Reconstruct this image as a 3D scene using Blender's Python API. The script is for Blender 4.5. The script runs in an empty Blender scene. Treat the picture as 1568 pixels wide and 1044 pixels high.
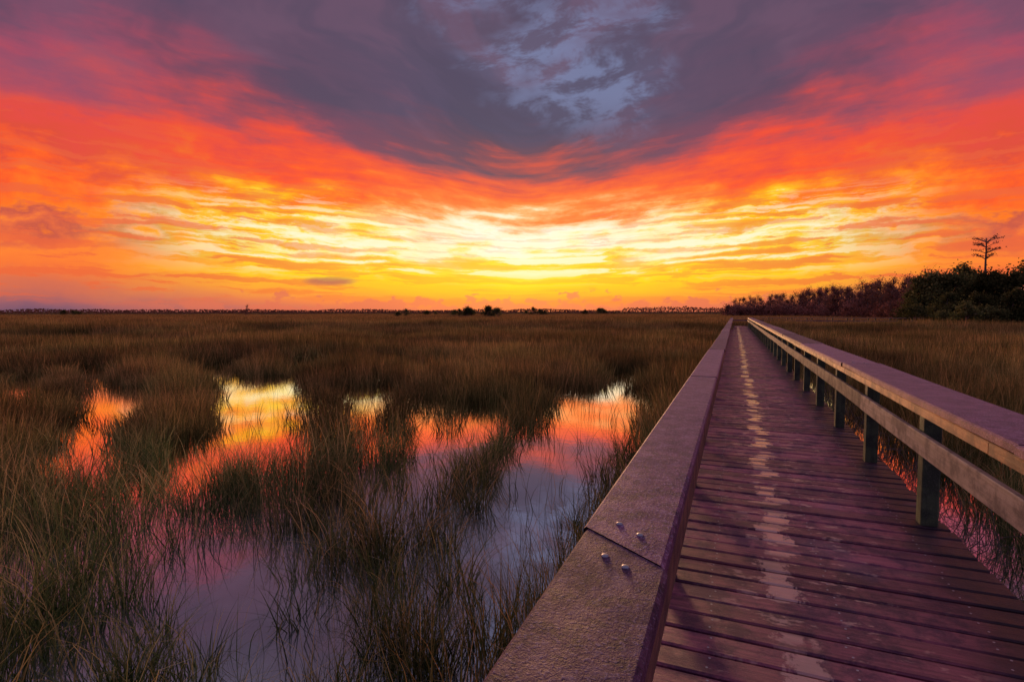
import bpy, math, random
import numpy as np
from mathutils import Vector, Matrix, noise as mn
random.seed(7); rng=np.random.default_rng(7)
S=bpy.context.scene
TH=math.atan(341/830); SN,CS=math.sin(TH),math.cos(TH)

def lin(c):
    o=[]
    for v in c:
        v/=255.0
        o.append(v/12.92 if v<=.04045 else ((v+.055)/1.055)**2.4)
    return (*o,1)

# ---------------------------------------------------------------- node helper
class NT:
    def __init__(s,tree): s.t=tree; s.n=tree.nodes; s.l=tree.links
    def new(s,typ,**k):
        nd=s.n.new(typ)
        for a,b in k.items(): setattr(nd,a,b)
        return nd
    def put(s,sock,v):
        if isinstance(v,bpy.types.NodeSocket): s.l.new(v,sock)
        else: sock.default_value=v
    def M(s,op,a,b=None,c=None,clamp=False):
        nd=s.new('ShaderNodeMath',operation=op,use_clamp=clamp)
        s.put(nd.inputs[0],a)
        if b is not None: s.put(nd.inputs[1],b)
        if c is not None: s.put(nd.inputs[2],c)
        return nd.outputs[0]
    def dot(s,v,c):
        nd=s.new('ShaderNodeVectorMath',operation='DOT_PRODUCT'); s.put(nd.inputs[0],v); nd.inputs[1].default_value=c
        return nd.outputs['Value']
    def xyz(s,x,y,z=0.0):
        nd=s.new('ShaderNodeCombineXYZ')
        for i,v in enumerate((x,y,z)): s.put(nd.inputs[i],v)
        return nd.outputs[0]
    def sep(s,v):
        nd=s.new('ShaderNodeSeparateXYZ'); s.put(nd.inputs[0],v); return nd.outputs
    def noise(s,vec,scale=1.0,detail=4.0,rough=.55,dist=0.0):
        nd=s.new('ShaderNodeTexNoise'); s.put(nd.inputs['Vector'],vec)
        nd.inputs['Scale'].default_value=scale; nd.inputs['Detail'].default_value=detail
        nd.inputs['Roughness'].default_value=rough; nd.inputs['Distortion'].default_value=dist
        return nd.outputs['Fac']
    def noise2(s,u,v,detail=4.0,rough=.55,seed=0.0):
        nd=s.new('ShaderNodeTexNoise',noise_dimensions='2D'); s.put(nd.inputs['Vector'],s.xyz(s.M('ADD',u,seed),s.M('ADD',v,seed*1.7),0.0))
        nd.inputs['Scale'].default_value=1.0; nd.inputs['Detail'].default_value=detail
        nd.inputs['Roughness'].default_value=rough; nd.inputs['Distortion'].default_value=0
        return nd.outputs['Fac']
    def ss(s,v,a,b,to0=0.0,to1=1.0):
        nd=s.new('ShaderNodeMapRange',interpolation_type='SMOOTHSTEP'); s.put(nd.inputs['Value'],v)
        nd.inputs['From Min'].default_value=a; nd.inputs['From Max'].default_value=b
        nd.inputs['To Min'].default_value=to0; nd.inputs['To Max'].default_value=to1
        return nd.outputs['Result']
    def mix(s,f,a,b,bt='MIX'):
        nd=s.new('ShaderNodeMix',data_type='RGBA',blend_type=bt)
        s.put(nd.inputs[0],f); s.put(nd.inputs[6],a); s.put(nd.inputs[7],b)
        return nd.outputs[2]
    def ramp(s,f,stops,interp='LINEAR'):
        nd=s.new('ShaderNodeValToRGB'); r=nd.color_ramp; r.interpolation=interp
        while len(r.elements)>1: r.elements.remove(r.elements[-1])
        r.elements[0].position=stops[0][0]; r.elements[0].color=stops[0][1]
        for p,c in stops[1:]:
            e=r.elements.new(p); e.color=c
        s.put(nd.inputs[0],f); return nd.outputs[0]
    def attr(s,name):
        nd=s.new('ShaderNodeAttribute'); nd.attribute_name=name; return nd

# ---------------------------------------------------------------- world / sunset sky
W=bpy.data.worlds.new("World"); S.world=W; W.use_nodes=True
W.node_tree.nodes.clear(); T=NT(W.node_tree)
D=T.new('ShaderNodeTexCoord').outputs['Generated']
fwr=T.dot(D,(-SN,CS,0)); fw=T.M('MAXIMUM',fwr,.25)
xr=T.dot(D,(CS,SN,0)); dz=T.sep(D)[2]
ps=T.M('DIVIDE',xr,fw)
h=T.M('MULTIPLY',T.M('DIVIDE',T.M('MAXIMUM',dz,0.0),fw),830.0)
nJ=T.noise2(T.M('MULTIPLY',ps,3.5),T.M('MULTIPLY',h,.012),2,.5,4.4)
pc0=T.M('SUBTRACT',ps,.03)
pc=T.M('ADD',pc0,T.M('MULTIPLY',T.M('SUBTRACT',nJ,.5),T.ss(h,320,160,.03,.16)))
p=T.M('SUBTRACT',T.M('SQRT',T.M('MULTIPLY_ADD',pc,pc,.004)),.055)
pf=T.M('SUBTRACT',T.M('SQRT',T.M('MULTIPLY_ADD',pc0,pc0,.003)),.045)
s0=T.M('DIVIDE',h,T.M('MULTIPLY_ADD',p,.83,1.0))
# fan coordinates for the high cloud deck (streets converging on the sunset point)
phi=T.M('ARCTAN2',T.M('SUBTRACT',h,130.0),T.M('MULTIPLY',T.M('ADD',pf,.16),830.0))
rad_=T.M('SQRT',T.M('ADD',T.M('MULTIPLY',pc0,pc0),T.M('POWER',T.M('DIVIDE',h,830.0),2.0)))
nB=T.noise2(T.M('MULTIPLY',phi,4.2),T.M('MULTIPLY',rad_,2.2),3,.5,7.7)
nD=T.noise2(T.M('MULTIPLY_ADD',nJ,.8,T.M('MULTIPLY',phi,5.0)),T.M('MULTIPLY',rad_,3.2),4,.55,9.1)
nA=T.noise2(T.M('MULTIPLY_ADD',nJ,.6,T.M('MULTIPLY',p,3.0)),T.M('MULTIPLY',s0,.040),4,.6,1.3)
nG=T.noise2(T.M('MULTIPLY',ps,8.0),T.M('MULTIPLY_ADD',nJ,.8,T.M('MULTIPLY',s0,.036)),5,.6,5.5)
amp=T.M('MULTIPLY_ADD',T.ss(s0,10,180),62.0,14.0)
s1=T.M('ADD',s0,T.M('MULTIPLY',T.M('SUBTRACT',nA,.5),amp))
s1=T.M('ADD',s1,T.M('MULTIPLY',T.M('SUBTRACT',nB,.5),T.ss(s0,80,230,0,125)))
s1=T.M('ADD',s1,T.M('MULTIPLY',T.M('SUBTRACT',nG,.5),T.M('MULTIPLY',T.ss(s0,30,80,10,110),T.ss(s0,220,125,.5,1))))
f=T.M('DIVIDE',s1,480.0,clamp=True)
def R(l): return [(a/480,lin(c)) for a,c in l]
cen=T.ramp(f,R([(0,(228,120,80)),(12,(248,135,60)),(25,(255,178,40)),(42,(255,216,14)),(62,(255,216,60)),(76,(255,228,125)),(88,(255,244,195)),(106,(255,248,225)),(120,(255,226,180)),(132,(255,178,110)),(148,(255,132,58)),(168,(252,104,46)),(186,(228,82,60)),(204,(160,74,80)),(224,(105,70,90)),(280,(78,72,100)),(380,(90,76,100)),(480,(90,74,98))]))
mid=T.ramp(f,R([(0,(205,108,92)),(12,(238,126,74)),(28,(255,168,48)),(46,(255,210,24)),(58,(255,186,42)),(72,(255,214,50)),(82,(255,232,130)),(91,(255,240,175)),(99,(255,218,55)),(112,(255,188,10)),(134,(255,132,14)),(162,(255,86,36)),(186,(234,72,56)),(204,(184,72,80)),(224,(128,70,92)),(272,(98,72,96)),(340,(90,72,96))]))
edg=T.ramp(f,R([(0,(118,84,108)),(8,(150,92,104)),(20,(205,104,84)),(40,(248,116,52)),(54,(255,128,48)),(66,(232,104,60)),(80,(200,84,66)),(96,(255,120,26)),(126,(253,90,32)),(148,(222,74,54)),(178,(228,72,62)),(208,(192,73,86)),(240,(160,73,98)),(275,(126,74,100)),(350,(98,72,98))]))
col=T.mix(T.ss(p,.03,.38),cen,mid); col=T.mix(T.ss(p,.34,.84),col,edg)
# fine streaks
nC=T.noise2(T.M('MULTIPLY_ADD',nJ,1.5,T.M('MULTIPLY',p,4.5)),T.M('MULTIPLY_ADD',nG,1.2,T.M('MULTIPLY',s0,.10)),5,.62,3.1)
stre=T.M('MULTIPLY',T.ss(nC,.5,.60),T.M('MULTIPLY',T.ss(s0,0,30),T.ss(s0,220,100)))
col=T.mix(T.M('MULTIPLY',stre,T.ss(p,.0,.6,.28,.7)),col,lin((236,98,56)))
stre2=T.M('MULTIPLY',T.ss(nC,.48,.38),T.M('MULTIPLY',T.ss(s0,35,65),T.M('MULTIPLY',T.ss(s0,145,100),T.ss(p,.8,.3))))
col=T.mix(T.M('MULTIPLY',stre2,.8),col,lin((255,248,214)))
# cloud deck variation
up=T.ss(s0,165,255)
col=T.mix(T.M('MULTIPLY',up,T.ss(nD,.5,.68,0,.35)),col,lin((122,86,110)))
col=T.mix(T.M('MULTIPLY',up,T.ss(nD,.5,.34,0,.45)),col,lin((74,66,90)))
# blue break in the cloud deck
cb=T.M('MULTIPLY_ADD',h,-.00022,.20); wb=T.M('MULTIPLY_ADD',h,.00050,-.035)
rel=T.M('DIVIDE',T.M('ABSOLUTE',T.M('SUBTRACT',ps,cb)),wb)
u2=T.M('MULTIPLY_ADD',h,.0006,ps); v2=T.M('MULTIPLY_ADD',ps,-230.0,h)
nE=T.noise2(T.M('MULTIPLY',u2,10.0),T.M('MULTIPLY_ADD',nJ,1.5,T.M('MULTIPLY',v2,.026)),4,.68,2.0)
nH=T.noise2(T.M('MULTIPLY',ps,3.4),T.M('MULTIPLY',h,.008),4,.6,11.0)
rel=T.M('ADD',rel,T.M('MULTIPLY',T.M('SUBTRACT',nH,.5),3.6))
bm=T.M('MULTIPLY',T.ss(rel,1.3,.0),T.ss(h,225,330))
bm=T.M('MULTIPLY',bm,T.ss(nE,.38,.62,.12,.74))
col=T.mix(bm,col,lin((122,132,172)))
# low bank of small cumulus on the horizon
nF=T.noise2(T.M('MULTIPLY',ps,22.0),T.M('MULTIPLY',h,.05),3,.6,0.0)
top=T.M('MULTIPLY',T.M('MAXIMUM',T.M('SUBTRACT',nF,.35),0.0),80.0)
low=T.M('MULTIPLY',T.ss(T.M('SUBTRACT',h,top),6,-3),T.ss(p,.75,.4))
col=T.mix(T.M('MULTIPLY',low,.8),col,lin((222,110,84)))
# small dark cloud
ex=T.M('DIVIDE',T.M('ADD',ps,.335),.05); ey=T.M('DIVIDE',T.M('SUBTRACT',h,46),7.0)
el=T.M('ADD',T.M('ADD',T.M('MULTIPLY',ex,ex),T.M('MULTIPLY',ey,ey)),T.M('MULTIPLY',nE,1.2))
col=T.mix(T.ss(el,1.9,.6,0,.75),col,lin((165,85,90)))
# unseen sky towards zenith and behind, made paler to add fill light
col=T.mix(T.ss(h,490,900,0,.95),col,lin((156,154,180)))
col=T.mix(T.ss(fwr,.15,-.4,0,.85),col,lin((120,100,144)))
sky=T.new('ShaderNodeTexSky',sky_type='NISHITA',sun_disc=False)
sky.sun_elevation=math.radians(3); sky.sun_rotation=-TH
sk=T.mix(1.0,sky.outputs[0],(.006,.006,.006,1),'MULTIPLY')
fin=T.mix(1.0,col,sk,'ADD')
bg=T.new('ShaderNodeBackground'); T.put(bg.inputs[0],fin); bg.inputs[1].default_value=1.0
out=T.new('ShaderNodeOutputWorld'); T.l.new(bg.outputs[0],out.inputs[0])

# sun (already in the haze, low over the horizon)
sl=bpy.data.lights.new('sun','SUN'); sl.energy=2.0; sl.angle=math.radians(8); sl.color=(1,.50,.24)
so=bpy.data.objects.new('sun',sl); S.collection.objects.link(so)
so.rotation_euler=Vector((-SN*math.cos(.07),CS*math.cos(.07),math.sin(.07))).to_track_quat('Z','Y').to_euler()

# ---------------------------------------------------------------- materials
def mat(name):
    m=bpy.data.materials.new(name); m.use_nodes=True; m.node_tree.nodes.clear()
    t=NT(m.node_tree); b=t.new('ShaderNodeBsdfPrincipled'); o=t.new('ShaderNodeOutputMaterial')
    t.l.new(b.outputs[0],o.inputs[0]); return m,t,b,o
def bump(t,b,hh,st=.3,d=.01):
    n=t.new('ShaderNodeBump'); t.put(n.inputs['Strength'],st); n.inputs['Distance'].default_value=d
    t.put(n.inputs['Height'],hh); t.l.new(n.outputs[0],b.inputs['Normal']); return n

def wood(name,along,c1,c2,c3,rough=.5,kind='',spec=.5):
    m,t,b,o=mat(name)
    P=t.new('ShaderNodeTexCoord').outputs['Object']; X,Y,Z=t.sep(P)
    tone=t.attr('tone').outputs['Fac']
    off=t.M('MULTIPLY',tone,37.0)
    if along=='X': v=t.xyz(t.M('ADD',t.M('MULTIPLY',X,2.0),off),t.M('MULTIPLY',Y,45.0),t.M('MULTIPLY',Z,45.0))
    elif along=='Y': v=t.xyz(t.M('MULTIPLY',X,45.0),t.M('ADD',t.M('MULTIPLY',Y,2.0),off),t.M('MULTIPLY',Z,45.0))
    else: v=t.xyz(t.M('MULTIPLY',X,45.0),t.M('MULTIPLY',Y,45.0),t.M('MULTIPLY',Z,2.0))
    g=t.noise(v,1,5,.6,.3)
    bl=t.noise(P,6,6,.68); sp=t.noise(P,130 if kind=='cap' else 230,3,.75)
    gs=.45 if kind=='cap' else 1.0
    c=t.mix(t.ss(g,.3,.7,.5-.5*gs,.5+.5*gs),c1,c2)
    c=t.mix(t.ss(bl,.42,.62,0,.9),c,c3)
    if kind=='cap':
        b2=t.noise(P,15,7,.78); c=t.mix(t.ss(b2,.48,.60,0,.85),c,(.024,.007,.030,1))
        c=t.mix(t.ss(b2,.45,.38,0,.5),c,(.24,.13,.21,1))
        c=t.mix(t.ss(Y,1.2,5.0,0,.45),c,(.34,.165,.165,1))
        c=t.mix(t.ss(sp,.55,.64,0,.55),c,(.40,.28,.42,1))
        c=t.mix(t.ss(sp,.44,.36,0,.6),c,(.03,.01,.028,1))
    else: c=t.mix(t.ss(sp,.60,.70,0,.4),c,(.50,.38,.46,1))
    hv=t.M('MULTIPLY_ADD',tone,.8,.6)
    c=t.mix(1.0,c,t.xyz(hv,hv,hv),'MULTIPLY')
    r=t.M('MULTIPLY_ADD',bl,.4,rough-.2)
    sv=spec; bs=.7
    if kind=='deck':
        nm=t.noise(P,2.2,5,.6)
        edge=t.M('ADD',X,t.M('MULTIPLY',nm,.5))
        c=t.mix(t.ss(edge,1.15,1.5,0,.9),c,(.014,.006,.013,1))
        c=t.mix(t.ss(nm,.55,.70,0,.25),c,(.16,.10,.19,1))
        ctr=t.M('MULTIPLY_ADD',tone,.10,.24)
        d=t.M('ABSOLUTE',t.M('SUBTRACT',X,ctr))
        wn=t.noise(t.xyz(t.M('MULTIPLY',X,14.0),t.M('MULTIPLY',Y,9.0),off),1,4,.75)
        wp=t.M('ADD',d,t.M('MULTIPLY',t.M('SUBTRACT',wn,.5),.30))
        wet_glint=t.M('MULTIPLY',t.ss(wp,.090,.050),t.ss(t.noise(t.xyz(0.0,t.M('MULTIPLY',Y,2.6),4.0),1,2,.5),.46,.53))
        wet_glint=t.M('MULTIPLY',wet_glint,t.ss(Y,1.5,4.0,.45,1.0))
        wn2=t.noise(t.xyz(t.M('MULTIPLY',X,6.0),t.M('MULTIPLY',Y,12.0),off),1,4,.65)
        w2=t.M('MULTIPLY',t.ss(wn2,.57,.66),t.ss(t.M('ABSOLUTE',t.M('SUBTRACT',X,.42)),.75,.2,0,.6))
        wet_glint=t.M('MAXIMUM',wet_glint,w2)
        c=t.mix(t.M('MULTIPLY',wet_glint,.7),c,(.85,.50,.36,1))  # sky glints on the wet spots painted into the base colour
        r=t.M('MULTIPLY',r,t.M('MULTIPLY_ADD',wet_glint,-.6,1.0)); sv=t.M('MULTIPLY_ADD',wet_glint,1.0,spec); bs=t.M('MULTIPLY_ADD',wet_glint,-.5,.7)
    t.put(b.inputs['Base Color'],c); t.put(b.inputs['Roughness'],r)
    t.put(b.inputs['Specular IOR Level'],sv)
    hh=t.M('ADD',t.M('MULTIPLY',g,.7*gs),t.M('ADD',t.M('MULTIPLY',sp,.9 if kind=='cap' else .6),t.M('MULTIPLY',bl,.8)))
    bump(t,b,hh,bs,.006)
    return m
m_deck=wood('deck_wood','X',(.165,.036,.072,1),(.34,.092,.135,1),(.072,.017,.054,1),.5,'deck',.36)
m_cap=wood('cap_wood','Y',(.115,.034,.095,1),(.18,.062,.125,1),(.065,.017,.062,1),.66,'cap',.25)
m_fas=wood('fascia_wood','Y',(.30,.10,.03,1),(.55,.20,.06,1),(.16,.06,.03,1),.6)
m_fasL=wood('inner_fascia_wood','Y',(.18,.080,.06,1),(.30,.13,.085,1),(.09,.035,.035,1),.6)
m_mid=wood('midrail_wood','Y',(.18,.125,.105,1),(.29,.215,.185,1),(.09,.06,.058,1),.65)
m_midX=wood('cross_rail_wood','X',(.2,.11,.09,1),(.3,.18,.14,1),(.12,.07,.06,1),.65)
m_post=wood('post_wood','Z',(.040,.068,.032,1),(.08,.12,.05,1),(.022,.038,.020,1),.7)
m_bolt,t,b,o=mat('galvanised_bolt'); b.inputs['Base Color'].default_value=(.26,.25,.30,1); b.inputs['Metallic'].default_value=.8
t.put(b.inputs['Roughness'],t.ss(t.noise(t.new('ShaderNodeTexCoord').outputs['Object'],90,3),.3,.7,.35,.6))
m_dark,t,b,o=mat('end_grain_gap_shade')  # end grain coloured near-black, painting the gap's shade into the cap joints
t.put(b.inputs['Base Color'],t.mix(t.noise(t.new('ShaderNodeTexCoord').outputs['Object'],30,3),(.006,.004,.004,1),(.02,.012,.012,1))); b.inputs['Roughness'].default_value=.95; b.inputs['Specular IOR Level'].default_value=.05

m_water,t,b,o=mat('marsh_water')
t.n.remove(b); P=t.new('ShaderNodeTexCoord').outputs['Object']
gl=t.new('ShaderNodeBsdfGlossy'); gl.inputs['Roughness'].default_value=.03; gl.inputs['Color'].default_value=(.99,.93,.91,1)
df=t.new('ShaderNodeBsdfDiffuse'); wn=t.noise(P,1.6,6,.65); t.put(df.inputs[0],t.mix(t.ss(wn,.3,.7),(.06,.062,.06,1),(.20,.205,.20,1)))
fr=t.new('ShaderNodeFresnel'); fr.inputs[0].default_value=1.6
fc=t.M('MULTIPLY_ADD',fr.outputs[0],2.8,.20,clamp=True)
mx=t.new('ShaderNodeMixShader'); t.put(mx.inputs[0],fc); t.l.new(df.outputs[0],mx.inputs[1]); t.l.new(gl.outputs[0],mx.inputs[2])
bn=t.new('ShaderNodeBump'); bn.inputs['Strength'].default_value=.06; bn.inputs['Distance'].default_value=.01
t.put(bn.inputs['Height'],t.noise(P,7,4,.5)); t.l.new(bn.outputs[0],gl.inputs['Normal'])
t.l.new(mx.outputs[0],o.inputs[0])

m_ground,t,b,o=mat('marsh_ground'); P=t.new('ShaderNodeTexCoord').outputs['Object']
n1=t.noise(P,.05,6,.6); n2=t.noise(P,2.5,5,.7)
c=t.mix(t.ss(n1,.35,.65),(.14,.082,.036,1),(.21,.125,.048,1)); c=t.mix(t.ss(n2,.35,.7,0,.7),c,(.07,.048,.022,1))
t.put(b.inputs['Base Color'],c); b.inputs['Roughness'].default_value=1; b.inputs['Specular IOR Level'].default_value=0; bump(t,b,n2,1,.3)

def leafmat(name,a,bb,cc,trans=.35,patchy=False):
    m,t,b,o=mat(name); t.n.remove(b)
    tone=t.attr('tone').outputs['Fac']; rnd=t.new('ShaderNodeObjectInfo').outputs['Random']
    c=t.ramp(tone,[(0,a),(.5,bb),(1,cc)])
    hv=t.M('MULTIPLY_ADD',rnd,.95,.5)
    if patchy:
        L=t.new('ShaderNodeObjectInfo').outputs['Location']
        q=t.noise(L,.16,3,.6)
        hv=t.M('MULTIPLY',hv,t.ss(q,.35,.65,.55,1.35))
        c=t.mix(t.ss(t.noise(L,.33,2,.5),.4,.62,0,.5),c,t.mix(1.0,c,(.65,1.0,.75,1),'MULTIPLY'))
    c=t.mix(1.0,c,t.xyz(hv,hv,hv),'MULTIPLY')
    d=t.new('ShaderNodeBsdfDiffuse'); tr=t.new('ShaderNodeBsdfTranslucent'); t.put(d.inputs[0],c); t.put(tr.inputs[0],c)
    mx=t.new('ShaderNodeMixShader'); mx.inputs[0].default_value=trans
    t.l.new(d.outputs[0],mx.inputs[1]); t.l.new(tr.outputs[0],mx.inputs[2]); t.l.new(mx.outputs[0],o.inputs[0]); return m
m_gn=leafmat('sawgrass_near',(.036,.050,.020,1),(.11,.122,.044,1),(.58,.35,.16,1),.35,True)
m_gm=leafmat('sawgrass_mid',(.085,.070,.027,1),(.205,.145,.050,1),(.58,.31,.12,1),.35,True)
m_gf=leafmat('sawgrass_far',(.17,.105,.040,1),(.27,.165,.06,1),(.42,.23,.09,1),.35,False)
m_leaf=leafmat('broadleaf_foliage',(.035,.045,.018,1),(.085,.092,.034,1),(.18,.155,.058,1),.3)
m_cyp=leafmat('cypress_foliage',(.15,.07,.055,1),(.26,.115,.09,1),(.36,.16,.12,1),.3)  # rust foliage with reddish distance haze mixed into its colour
m_dist=leafmat('haze_tinted_foliage',(.20,.09,.07,1),(.28,.13,.10,1),(.38,.17,.13,1),.25)  # sunset haze over the far trees painted as foliage colour
m_bark,t,b,o=mat('bark'); P=t.new('ShaderNodeTexCoord').outputs['Object']
t.put(b.inputs['Base Color'],t.mix(t.noise(P,6,4),(.07,.045,.038,1),(.20,.14,.12,1))); b.inputs['Roughness'].default_value=.9

# ---------------------------------------------------------------- mesh builder
class MB:
    def __init__(s): s.v=[];s.f=[];s.tn=[];s.mi=[]
    def prism(s,sec,axis,a,b,tone,mi=0,skew0=0,skew1=0,seg=1,wob=0,mend=None):
        n=len(sec); base=len(s.v); ca=sum(q[0] for q in sec)/n
        for k in range(seg+1):
            u=k/seg; pos=a+(b-a)*u; sk=skew0 if k==0 else (skew1 if k==seg else 0)
            w=wob*math.sin(u*5+tone*20)
            for (q,z) in sec:
                c=pos+sk*(q-ca)
                s.v.append((c,q,z+w) if axis=='X' else ((q+w,c,z+w) if axis=='Y' else (q,z,c)))
        for k in range(seg):
            for i in range(n):
                j=(i+1)%n; A=base+k*n
                s.f.append((A+i,A+j,A+n+j,A+n+i)); s.tn.append(tone); s.mi.append(mi)
        s.f.append(tuple(base+i for i in reversed(range(n)))); s.f.append(tuple(base+seg*n+i for i in range(n)))
        me_=mi if mend is None else mend
        s.tn+= [tone,tone]; s.mi+=[me_,me_]
    def tube(s,pts,rad,mi=0,tone=.5,n=6):
        base=len(s.v)
        for k,(pt,r) in enumerate(zip(pts,rad)):
            d=(pts[min(k+1,len(pts)-1)]-pts[max(k-1,0)]).normalized()
            a=d.cross(Vector((.3,.9,.1))).normalized(); b2=d.cross(a)
            for i in range(n):
                an=2*math.pi*i/n; q=pt+(a*math.cos(an)+b2*math.sin(an))*r; s.v.append(tuple(q))
        for k in range(len(pts)-1):
            for i in range(n):
                j=(i+1)%n; A=base+k*n
                s.f.append((A+i,A+j,A+n+j,A+n+i)); s.tn.append(tone); s.mi.append(mi)
    def quad(s,c,sz,tone,mi=0,asp=.6):
        u=Vector((random.gauss(0,1),random.gauss(0,1),random.gauss(0,1))).normalized()
        w=u.cross(Vector((random.gauss(0,1),random.gauss(0,1),random.gauss(0,1)))).normalized()
        u=u*sz*.5; w=w*sz*.5*asp; b=len(s.v)
        s.v+= [tuple(c-u),tuple(c+w),tuple(c+u),tuple(c-w)]
        s.f.append((b,b+1,b+2,b+3)); s.tn.append(tone); s.mi.append(mi)
    def mesh(s,name,mats):
        m=bpy.data.meshes.new(name); m.from_pydata(s.v,[],s.f)
        a=m.attributes.new('tone','FLOAT','FACE'); a.data.foreach_set('value',s.tn)
        for x in mats: m.materials.append(x)
        m.polygons.foreach_set('material_index',s.mi); m.update(); return m
    def obj(s,name,mats,parent=None,link=True):
        o=bpy.data.objects.new(name,s.mesh(name,mats))
        if link: S.collection.objects.link(o)
        if parent: o.parent=parent
        return o
def empty(name):
    e=bpy.data.objects.new(name,None); S.collection.objects.link(e); return e
def sec(a0,a1,z0,z1,c=.006):
    return [(a0,z0),(a1,z0),(a1,z1-c),(a1-c,z1),(a0+c,z1),(a0,z1-c)]

# ---------------------------------------------------------------- boardwalk
DZ=.60; YE=60.0
bw=empty('boardwalk')
m_screw,t,b,o=mat('deck_screw'); b.inputs['Base Color'].default_value=(.42,.40,.46,1); b.inputs['Metallic'].default_value=.6; b.inputs['Roughness'].default_value=.5
B=MB(); SC=MB(); y=-1.6
while y<YE+1.6:
    w=.140+random.uniform(-.002,.002); g=random.uniform(.013,.021)
    z=DZ+random.uniform(-.004,.004)
    B.prism(sec(y,y+w,z-.038,z,.008),'X',-.40+random.uniform(-.01,.01),1.40+random.uniform(-.015,.015),random.random(),0,seg=2,wob=.002)
    if y<14:
        for sx in (-.08,.5,1.12):
            for sy in (.035,.105):
                cx=sx+random.uniform(-.015,.015); cy_=y+sy+random.uniform(-.006,.006); b0=len(SC.v)
                for i in range(8): SC.v.append((cx+.0055*math.cos(i*math.pi/4),cy_+.0055*math.sin(i*math.pi/4),z+.0035))
                SC.f.append(tuple(b0+i for i in range(8))); SC.tn.append(.5); SC.mi.append(0)
    y+=w+g
B.obj('deck_boards',[m_deck],bw); SC.obj('deck_screws',[m_screw],bw)
B=MB(); x=1.42
while x<16:
    B.prism(sec(x,x+.14,DZ-.038,DZ),'Y',YE-.1,YE+1.6,random.random()); x+=.152
B.obj('side_deck_boards',[m_deck],bw)
B=MB()
for a in (-.3,.5,1.28): B.prism(sec(a-.03,a+.03,DZ-.24,DZ-.04),'Y',-1.6,YE+1.6,.4)
for a in (YE,YE+1.45): B.prism(sec(a-.03,a+.03,DZ-.24,DZ-.04),'X',1.4,16,.4)
yy=-.65
while yy<YE:
    for a in (-.2,1.12): B.prism([(a-.07,yy-.07),(a+.07,yy-.07),(a+.07,yy+.07),(a-.07,yy+.07)],'Z',-.4,DZ-.25,.3)
    yy+=3.5
B.obj('joists_and_pilings',[m_post],bw)

def railing(name,inner,outer,side,capz,joints,postY,fas_h,midz,midoff,mfas,poff):
    E=empty(name); C=MB()
    js=joints
    for i in range(len(js)-1):
        j=random.uniform(-.008,.008); jz=random.uniform(-.004,.004); t0=random.random()
        if side<0 and i==0: t0=.12; j=0.004; jz=.0
        if side<0 and i==1: t0=.8; j=-.005; jz=.002
        lo,hi=min(inner,outer)+j,max(inner,outer)+j
        C.prism(sec(lo,hi,capz-.045+jz,capz+jz,.010),'Y',js[i][0]+.005,js[i+1][0]-.005,t0,0,js[i][1],js[i+1][1],seg=6,wob=.0 if side<0 and i<2 else .002,mend=1)
    C.obj('cap_rail',[m_cap,m_dark],E)
    K=MB()
    for (jy,_) in js[1:-1]:
        lo,hi=min(inner,outer)+.02,max(inner,outer)-.02
        if side<0: hi=inner-.055
        else: lo=inner+.055
        K.prism(sec(lo,hi,capz-.115,capz-.056),'Y',jy-.20,jy+.20,.2)
    K.obj('joint_light_blocks',[m_dark],E)  # unseen blocks added under the joints to keep light out of the gaps
    F=MB(); s=side
    def slab(M,a0,a1,z0,z1,L=4.9,y0=-1.5,y1=YE):
        q=y0
        while q<y1-.1:
            e=min(q+L,y1); M.prism(sec(min(a0,a1),max(a0,a1),z0+random.uniform(-.003,.003),z1),'Y',q+.003,e-.003,random.random(),0,seg=5,wob=.002); q=e
    slab(F,inner+s*.012,inner+s*.05,capz-.045-fas_h,capz-.053)
    F.obj('top_fascia',[mfas],E)
    G=MB(); slab(G,inner+s*(midoff),inner+s*(midoff+.038),midz-.145,midz,5.25,postY[0]-3.5)
    G.obj('middle_rail',[m_mid],E)
    Pm=MB()
    for yv in postY:
        a0=inner+s*poff; a1=inner+s*(poff+.105); lo,hi=min(a0,a1),max(a0,a1)
        c=.006
        Pm.prism([(lo+c,yv-.055),(hi-c,yv-.055),(hi,yv-.05),(hi,yv+.05),(hi-c,yv+.055),(lo+c,yv+.055),(lo,yv+.05),(lo,yv-.05)],'Z',-.3,capz-.052,random.random())
    Pm.obj('posts',[m_post],E)
    return E
posts=[-.65+1.75*i for i in range(0,35)]
jl=[(-1.5,0),(1.41,-.73)]+[(1.41+4.04*i,0) for i in range(1,15)]
RL=railing('wooden_railing',-.141,-.389,-1,2.1-.62,jl,[q+.25 for q in posts],.15,1.12,.245,m_fasL,.138)
jr=[(-1.5,0)]+[(3.1+4.3*i,.0) for i in range(0,14)]
RR=railing('wooden_railing',1.18,1.57,1,1.5,jr,posts,.07,1.27,.008,m_fas,.055)
# bolts
def bolts(E,pts,zc):
    B=MB()
    for (x,y) in pts:
        zz=zc+(.002 if E is RL and 1.41<y<5 else 0)
        base=len(B.v); n=14; prof=[(.0105,-.002),(.0105,.001),(.009,.003),(.0055,.0042),(.0,.0046)]
        for r,z in prof:
            for i in range(n):
                a=2*math.pi*i/n; B.v.append((x+r*math.cos(a),y+r*math.sin(a),zz+z))
        for k in range(len(prof)-1):
            for i in range(n):
                j=(i+1)%n; B.f.append((base+k*n+i,base+k*n+j,base+(k+1)*n+j,base+(k+1)*n+i)); B.tn.append(.5); B.mi.append(0)
    B.obj('carriage_bolts',[m_bolt],E)
pl=[(-.299,1.553),(-.231,1.495),(-.293,1.336),(-.234,1.295)]
for i in range(1,8):
    for dx in (-.30,-.23):
        for dy in (-.06,.06): pl.append((dx,1.41+4.04*i+dy))
bolts(RL,pl,1.4802)
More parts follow.
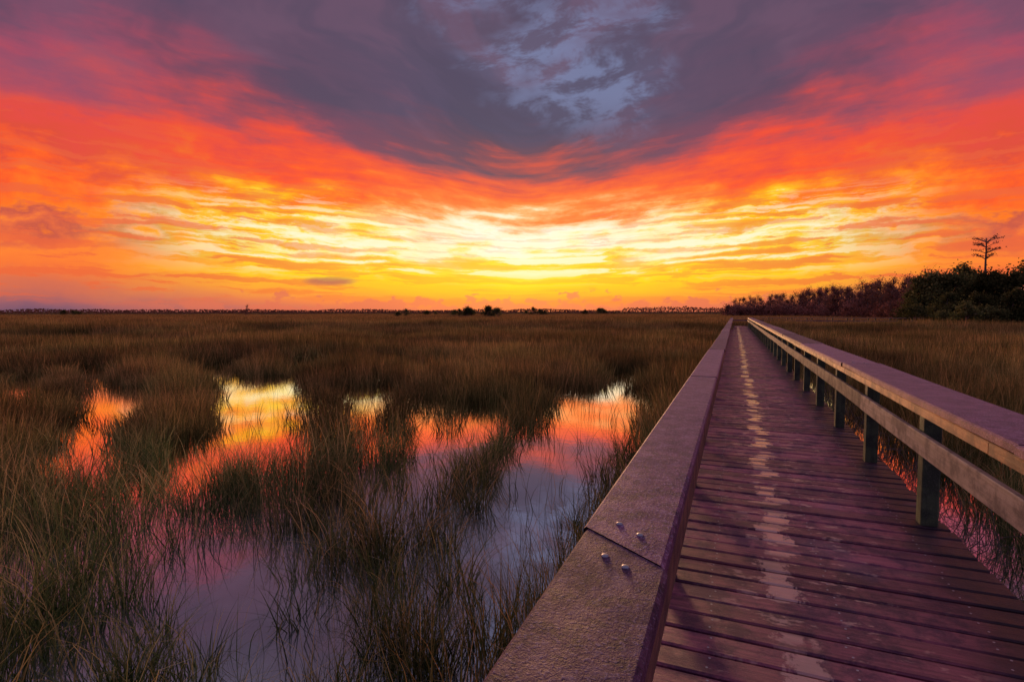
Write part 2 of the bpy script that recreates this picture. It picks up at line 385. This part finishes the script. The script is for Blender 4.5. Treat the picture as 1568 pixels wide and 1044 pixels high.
bolts(RR,[(x,3.1+4.3*i+dy) for i in range(6) for x in (1.3,1.42) for dy in (-.06,.06)],1.502)
# side branch railings
for yv,nm in ((YE-.05,'wooden_railing'),(YE+1.6,'wooden_railing')):
    E=empty(nm); B=MB(); x0=1.6 if yv<YE else -.4
    B.prism(sec(yv-.14,yv+.14,1.455,1.5),'X',x0,16,.5); B.obj('cap_rail',[m_midX],E)
    B=MB(); B.prism(sec(yv-.02,yv+.02,1.12,1.27),'X',x0,16,.5); B.obj('middle_rail',[m_midX],E)
    B=MB(); x=x0+.1
    while x<16:
        B.prism([(x-.05,yv+.025),(x+.05,yv+.025),(x+.05,yv+.12),(x-.05,yv+.12)],'Z',-.3,1.45,random.random()); x+=1.75
    B.obj('posts',[m_post],E)

# ---------------------------------------------------------------- ground, water
def sheet(name,m,rings,zf,naz=96):
    v=[(0,0,zf(0,0,0))]; f=[]
    for r in rings:
        for i in range(naz):
            a=2*math.pi*i/naz; x,y=r*math.cos(a),r*math.sin(a); v.append((x,y,zf(x,y,r)))
    for i in range(naz): f.append((0,1+i,1+(i+1)%naz))
    for k in range(len(rings)-1):
        for i in range(naz):
            A=1+k*naz; j=(i+1)%naz; f.append((A+i,A+naz+i,A+naz+j,A+j))
    me=bpy.data.meshes.new(name); me.from_pydata(v,[],f); me.materials.append(m); me.update()
    for q in me.polygons: q.use_smooth=True
    o=bpy.data.objects.new(name,me); S.collection.objects.link(o); return o
def gz(x,y,r):
    k=min(max((r-38)/16,0),1); k=k*k*(3-2*k)
    return -.3+.85*k+ (.12*mn.noise(Vector((x*.05,y*.05,0))) if r>45 and r<600 else 0)
sheet('marsh_ground',m_ground,[5,15,25,30,34,38,41,44,47,50,54,60,70,85,100,130,170,220,300,450,800,1500,3000,6000],gz)
sheet('marsh_water',m_water,[1,2,4,8,15,25,35,45,60],lambda x,y,r:0.0)

# ---------------------------------------------------------------- grass
caps=[(-13.2,12.2,1.05,-6.2,5.6,.6),(-2.95,13.2,1.0,-2.1,6.4,.66),(-2.1,6.4,.55,-1.75,4.0,.28),(-3.1,17.6,.6,-2.95,15.2,.35),
(-18.6,15,.9,-15.0,12.0,.35),(-15.1,9.1,.8,-11.0,6.6,.38),(-8.9,11.7,.66,-6.4,8.2,.35),(-6.6,10.9,.3,-4.6,7.5,.25),(-4.9,10.3,.47,-3.6,7.3,.32),
(-4.36,7.5,.44,-3.4,5.7,.28),(-10.4,5.8,.48,-7.6,4.3,.3),(-7.6,5.6,.2,-6.0,4.3,.18),(-1.9,1.6,.20,-4.0,3.5,.24),(-5.0,3.4,.12,-2.6,4.7,.14),(-2.4,4.7,.16,-1.5,3.4,.18),
(-20,9.5,.55,-14.4,6.6,.3),(-10.5,18.3,.5,-9.2,15.6,.28),(-14,20,.55,-12.5,17.8,.28),(-18,6,.45,-12.6,4.3,.3),(-16,17,.5,-13.8,14.6,.3),(-21,12,.5,-17.5,10,.3),
(1.75,-1,.3,1.85,9,.3),(1.85,9,.3,2.0,20,.2)]
def clear(x,y):
    best=9
    for (ax,ay,ar,bx,by,br) in caps:
        dx,dy=bx-ax,by-ay; u=max(0,min(1,((x-ax)*dx+(y-ay)*dy)/(dx*dx+dy*dy)))
        d=math.hypot(x-ax-u*dx,y-ay-u*dy)-(ar+(br-ar)*u); best=min(best,d)
    return best+.26*mn.noise(Vector((x*2.2,y*2.2,5)))+.14*mn.noise(Vector((x*5,y*5,8)))
def tuft(name,nb,R,L0,L1,w,m,lean=.5,seg=5):
    B=MB()
    for _ in range(nb):
        a=random.uniform(0,6.283); r=R*math.sqrt(random.random()); bx,by=r*math.cos(a),r*math.sin(a)
        L=random.uniform(L0,L1); la=a+random.gauss(0,.9) if R<.5 else random.uniform(0,6.283)
        le=abs(random.gauss(0,lean))+.05; st=random.random()<.14
        wa=random.uniform(0,6.283); wx,wy=math.cos(wa),math.sin(wa)
        ww=w*random.uniform(.6,1.3); tone=min(1,max(0,random.gauss(.42,.22))); 
        if random.random()<.14: tone=random.uniform(.8,1)
        base=len(B.v); pw=random.uniform(1.5,3)
        kink=random.uniform(.45,.8) if st else 2
        px,py,pz=bx,by,-.05; ang=random.uniform(.02,.25)
        for k in range(seg+1):
            u=k/seg; hw=ww*.5*(1-u**1.6)+.0004
            B.v.append((px-wx*hw,py-wy*hw,pz)); B.v.append((px+wx*hw,py+wy*hw,pz))
            an=ang+le*1.5*u**pw+(1.2 if u>kink else 0)
            px+=math.cos(la)*math.sin(an)*L/seg; py+=math.sin(la)*math.sin(an)*L/seg; pz+=math.cos(an)*L/seg
        for k in range(seg):
            A=base+2*k; B.f.append((A,A+1,A+3,A+2)); B.tn.append(min(1,max(0,tone-.12+.3*k/(seg-1)))); B.mi.append(0)
    return B.obj(name,[m],link=False)
def coll(name,obs):
    c=bpy.data.collections.new(name)
    for o in obs: c.objects.link(o)
    return c
def scatter(name,pts,col):
    n=len(pts); me=bpy.data.meshes.new(name); me.from_pydata([q[:3] for q in pts],[],[])
    for k,(an,idx) in enumerate((('rz',3),('sxy',4),('sz',5))):
        a=me.attributes.new(an,'FLOAT','POINT'); a.data.foreach_set('value',[q[idx] for q in pts])
    a=me.attributes.new('vi','INT','POINT'); a.data.foreach_set('value',[q[6] for q in pts])
    o=bpy.data.objects.new(name,me); S.collection.objects.link(o)
    g=bpy.data.node_groups.new(name+'_scatter','GeometryNodeTree')
    g.interface.new_socket('Geometry',in_out='INPUT',socket_type='NodeSocketGeometry')
    g.interface.new_socket('Geometry',in_out='OUTPUT',socket_type='NodeSocketGeometry')
    N=g.nodes; L=g.links
    gi=N.new('NodeGroupInput'); go=N.new('NodeGroupOutput'); ip=N.new('GeometryNodeInstanceOnPoints')
    ci=N.new('GeometryNodeCollectionInfo'); ci.inputs['Collection'].default_value=col
    ci.inputs['Separate Children'].default_value=True; ci.inputs['Reset Children'].default_value=True
    def at(nm,ty='FLOAT'):
        q=N.new('GeometryNodeInputNamedAttribute'); q.data_type=ty; q.inputs['Name'].default_value=nm
        return q.outputs['Attribute']
    cr=N.new('ShaderNodeCombineXYZ'); L.new(at('rz'),cr.inputs[2])
    cs=N.new('ShaderNodeCombineXYZ'); sx=at('sxy'); L.new(sx,cs.inputs[0]); L.new(sx,cs.inputs[1]); L.new(at('sz'),cs.inputs[2])
    L.new(gi.outputs[0],ip.inputs['Points']); L.new(ci.outputs[0],ip.inputs['Instance'])
    ip.inputs['Pick Instance'].default_value=True; L.new(at('vi','INT'),ip.inputs['Instance Index'])
    L.new(cr.outputs[0],ip.inputs['Rotation']); L.new(cs.outputs[0],ip.inputs['Scale'])
    L.new(ip.outputs[0],go.inputs[0])
    md=o.modifiers.new('scatter','NODES'); md.node_group=g; return o
def inwedge(x,y,lim):
    a=math.atan2(x*CS+y*SN,-x*SN+y*CS); return abs(a)<lim

near=coll('tufts_near',[tuft('tuft_n%d'%i,42,.14,.45,1.0,.006,m_gn,.55,5) for i in range(8)])
thin=coll('tufts_thin',[tuft('tuft_t%d'%i,9,.12,.3,.75,.005,m_gn,.6,5) for i in range(5)])
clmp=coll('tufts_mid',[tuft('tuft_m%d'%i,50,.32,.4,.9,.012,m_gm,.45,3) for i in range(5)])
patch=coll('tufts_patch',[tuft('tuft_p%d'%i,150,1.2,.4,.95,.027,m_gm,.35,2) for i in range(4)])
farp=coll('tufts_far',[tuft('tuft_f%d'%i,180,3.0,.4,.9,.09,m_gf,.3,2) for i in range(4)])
P1=[];P2=[];P3=[];P4=[];P5=[]
for _ in range(60000):
    x=random.uniform(-26,26); y=random.uniform(-3,26); r=math.hypot(x,y)
    if r>26 or not inwedge(x,y,1.0 if r>8 else 1.3): continue
    if -.62<x<1.55: continue
    c=clear(x,y)
    nz=mn.noise(Vector((x*.9,y*.9,3)))+.5*mn.noise(Vector((x*2.1,y*2.1,9)))
    if r>9.5: dens=min(1,max(.25,.8+nz*1.0))
    else: dens=min(.97,max(.10,(.82 if r>5 else .82)+nz*1.7))
    if x>1.5: dens=.55 if c>0 else .05
    if c<0: dens=0.0
    elif c<.18: dens*=.15+.85*c/.18
    u=random.random()
    if u>dens:
        if r<12 and random.random()<(.18 if c>0 else .05): P5.append((x,y,0,random.uniform(0,6.28),random.uniform(.8,1.4),random.uniform(.6,1.1),random.randrange(5)))
        continue
    hs=min(1.05,.5+.65*max(c,0))*random.uniform(.65,1.18)*(1+.45*mn.noise(Vector((x*.7,y*.7,21))))
    if r<9.5:
        if random.random()<.55: P1.append((x,y,0,random.uniform(0,6.28),random.uniform(.8,1.3),hs*.95,random.randrange(8)))
    else: 
        if random.random()<.34: P2.append((x,y,0,random.uniform(0,6.28),random.uniform(.7,1.1),hs*.92,random.randrange(5)))
for _ in range(17000):
    x=random.uniform(-60,60); y=random.uniform(-10,60); r=math.hypot(x,y)
    if not 24<r<60 or not inwedge(x,y,.98) or -2<x<3: 
        if not (24<r<60 and (-2<x<-1.2) ): continue
    if y>58 and x>0 and x<17: continue
    P3.append((x,y,max(0,gz(x,y,r)-.05) if r>40 else 0,random.uniform(0,6.28),random.uniform(.8,1.2),random.uniform(.7,1.15)*(1+.55*mn.noise(Vector((x*.22,y*.22,0)))),random.randrange(4)))
for _ in range(12000):
    r=math.sqrt(random.uniform(52**2,230**2)); 
    if random.random()>min(1,(100/r)**1.4): continue
    a=random.uniform(-.92,.92); zz=r*math.cos(a); xx=r*math.sin(a); x=xx*CS-zz*SN; y=xx*SN+zz*CS
    if y<YE+6 and -5<x<18: continue
    P4.append((x,y,gz(x,y,r)-.05,random.uniform(0,6.28),random.uniform(.9,1.3),random.uniform(.75,1.15)*(1+.4*mn.noise(Vector((x*.06,y*.06,0)))),random.randrange(4)))
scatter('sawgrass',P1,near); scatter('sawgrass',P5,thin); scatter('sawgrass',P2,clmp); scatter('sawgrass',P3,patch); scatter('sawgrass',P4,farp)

# tangled dead stems beside the walk
B=MB()
for _ in range(700):
    x=random.uniform(1.48,2.3); y=random.uniform(1.0,16); pt=Vector((x,y,-.05)); d=Vector((random.gauss(0,.5),random.gauss(0,.5),1)).normalized()
    pts=[pt.copy()]; L=random.uniform(.35,.8); 
    for k in range(8):
        pt=pt+d*L/8; d=(d+Vector((random.gauss(0,.4),random.gauss(0,.4),random.gauss(-.12,.25)))).normalized(); pts.append(pt.copy())
    r0=random.uniform(.002,.005); B.tube(pts,[r0*(1-.08*k) for k in range(9)],0,.5,4)
B.obj('bramble_stems',[m_bark])

# ---------------------------------------------------------------- trees
def tree(name,H,spread,nleaf,ls,mleaf,base=.25,clumps=26,flat=1.0,trunk=.14,twigs=0):
    B=MB(); pts=[];rad=[]; off=Vector((0,0,0))
    for k in range(8):
        u=k/7; off+=Vector((random.gauss(0,.03*H*.3),random.gauss(0,.03*H*.3),0)); pts.append(Vector((off.x,off.y,u*H*.92))); rad.append(trunk*(1-u)**.8+.02)
    rad[0]*=1.7
    B.tube(pts,rad,1,.5,8)
    cl=[]
    for i in range(clumps):
        u=base+(1-base)*random.random(); k=min(6,int(u*7)); st=pts[k].lerp(pts[k+1],u*7-k if u*7-k<1 else 1)
        a=random.uniform(0,6.28); env=math.sin(math.pi*min(1,(u-base)/(1-base)*.8+.2))**.6
        rr=spread*env*random.uniform(.35,1.0)
        e=st+Vector((math.cos(a)*rr,math.sin(a)*rr,random.uniform(.02,.12)*H))
        mdp=st.lerp(e,.5)+Vector((0,0,random.uniform(-.05,.25)))
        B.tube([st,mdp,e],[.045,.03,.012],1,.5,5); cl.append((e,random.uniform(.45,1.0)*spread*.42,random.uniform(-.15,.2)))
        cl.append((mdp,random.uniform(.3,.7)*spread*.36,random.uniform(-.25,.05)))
        for _ in range(twigs):
            q=mdp.lerp(e,random.random()); B.tube([q,q+Vector((random.gauss(0,.35),random.gauss(0,.35),random.uniform(.1,.6)))],[.02,.008],1,.5,3)
    per=nleaf//len(cl)
    for (c,r,tb) in cl:
        for _ in range(per):
            v=Vector((random.gauss(0,.5),random.gauss(0,.5),random.gauss(0,.5)*flat))*r
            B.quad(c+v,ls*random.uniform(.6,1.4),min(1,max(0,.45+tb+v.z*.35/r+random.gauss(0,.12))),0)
    return B.mesh(name,[mleaf,m_bark])
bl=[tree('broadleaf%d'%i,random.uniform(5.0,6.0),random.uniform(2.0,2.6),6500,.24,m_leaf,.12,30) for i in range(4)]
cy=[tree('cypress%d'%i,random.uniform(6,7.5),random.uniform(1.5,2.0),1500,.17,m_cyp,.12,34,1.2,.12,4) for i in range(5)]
def pos(px,z):  # bearing helper: lateral offset ratio and range from the walk -> world
    xr=px*z; return xr*CS-z*SN, xr*SN+z*CS
def place(name,me,x,y,z,s,sz=None):
    o=bpy.data.objects.new(name,me); o.location=(x,y,z); o.rotation_euler=(0,0,random.uniform(0,6.28)); o.scale=(s,s,sz or s); S.collection.objects.link(o); return o
# dense hammock on the right
for i,(u,z,s) in enumerate([(.735,62,.78),(.755,61,.92),(.775,60,1.04),(.79,59,1.1),(.815,58,1.1),(.84,60,1.12),(.868,54,.96),(.89,57,1.1),(.92,53,1.08),(.95,56,1.14),(.99,52,1.05),(1.03,54,1.05),(1.08,50,1.1),(1.14,52,1.1),(1.2,48,1.1),(.80,54,.7),(.86,50,.65),(.92,48,.62),(.98,46,.62),(1.06,45,.7)]):
    x,y=pos(u,z); place('broadleaf_tree',bl[i%4],x,y,.2,s*1.02)
shr=[tree('shrub%d'%i,2.3,1.4,2200,.16,m_leaf,.05,18,.9,.05) for i in range(3)]
for i in range(26):
    u=random.uniform(.72,1.15); z=random.uniform(42,58); x,y=pos(u,z); place('wax_myrtle_shrub',shr[i%3],x,y,.2,random.uniform(.7,1.15))
# cypress row stretching away
for i in range(105):
    u=.41+.38*(i/104)**.9+random.uniform(-.006,.006); fr_=(u-.41)/.38
    z=150-75*fr_+random.uniform(-12,12); hp=(18+33*fr_)*random.uniform(.6,1.15)
    Ht=hp*z/830+1.8; x,y=pos(u,z); s=Ht/6.7; place('cypress_tree',cy[i%5],x,y,.3,s*1.2,s)
# understory thicket under the cypress
cs2=[tree('thicket%d'%i,2.2,1.8,1600,.2,m_cyp,.03,18,.9,.05) for i in range(2)]
for i in range(75):
    u=.39+.40*random.random(); fr_=(u-.39)/.40; z=140-72*fr_; x,y=pos(u,z); place('marsh_shrub',cs2[i%2],x,y,.3,random.uniform(.9,1.5))
# flat-topped emergent cypress
B=MB(); pts=[Vector((random.gauss(0,.05),random.gauss(0,.05),k*9.3/8)) for k in range(9)]
B.tube(pts,[.16*(1-k/9)+.03 for k in range(9)],1,.5,8)
for lz,rr in ((9.2,1.5),(8.7,1.1),(8.1,1.3),(7.5,.8)):
    for k in range(7):
        a=random.uniform(0,6.28); st=Vector((0,0,lz-.35)); e=Vector((math.cos(a)*rr*random.uniform(.6,1),math.sin(a)*rr*random.uniform(.6,1),lz+random.uniform(-.1,.1)))
        B.tube([st,st.lerp(e,.6)+Vector((0,0,.1)),e],[.04,.025,.01],1,.5,5)
        for _ in range(22):
            B.quad(st.lerp(e,random.uniform(.5,1.1))+Vector((random.gauss(0,.16),random.gauss(0,.16),.12+random.gauss(0,.05))),random.uniform(.08,.18),random.random(),0)
me=B.mesh('flat_topped_cypress',[m_cyp,m_bark]); x,y=pos(.868,55); place('bald_cypress_tree',me,x,y,.2,1.0)
# small bare tree far left
x,y=pos(-.489,120); place('cypress_tree',cy[1],x,y,.3,.42,.46)
# isolated shrub islands
for (u,w,hgt,z) in [(-.06,.055,3.1,130),(-.198,.016,2.4,130),(-.15,.012,2.6,170),(.04,.03,2.8,200),(.155,.04,2.8,210),(-.09,.03,2.4,150),(-.82,.03,2.4,180)]:
    for k in range(max(3,int(w*180))):
        uu=u+random.uniform(-w,w)*.9; x,y=pos(uu,z+random.uniform(-4,4)); fall=1-.55*abs(uu-u)/w
        place('marsh_shrub',shr[k%3],x,y,.4,hgt/2.1*fall*random.uniform(.8,1.05))
# far tree line as one object
B=MB()
for _ in range(20000):
    a=random.uniform(-1.0,1.0); z=random.uniform(330,420); x,y=pos(math.tan(a),z*math.cos(a)*1.0+z*.25)
    hh=3.2+1.8*mn.noise(Vector((a*9,1,0)))+.8*mn.noise(Vector((a*30,5,0)))+ (1.6 if a>.2 else 0)
    hh=max(1.8,hh); B.quad(Vector((x,y,.3+hh*random.random()**.8)),random.uniform(.7,1.6),random.random(),0,.8)
B.obj('distant_tree_line',[m_dist])

# ---------------------------------------------------------------- camera
cd=bpy.data.cameras.new('camera'); cd.sensor_width=36; cd.lens=830/1568*36; cd.clip_start=.05; cd.clip_end=12000
co=bpy.data.objects.new('camera',cd); S.collection.objects.link(co); co.location=(0,0,2.1)
co.rotation_euler=(math.radians(90-3.1),0,TH)
S.camera=co
S.view_settings.view_transform='Standard'; S.view_settings.look='None'; S.view_settings.exposure=0
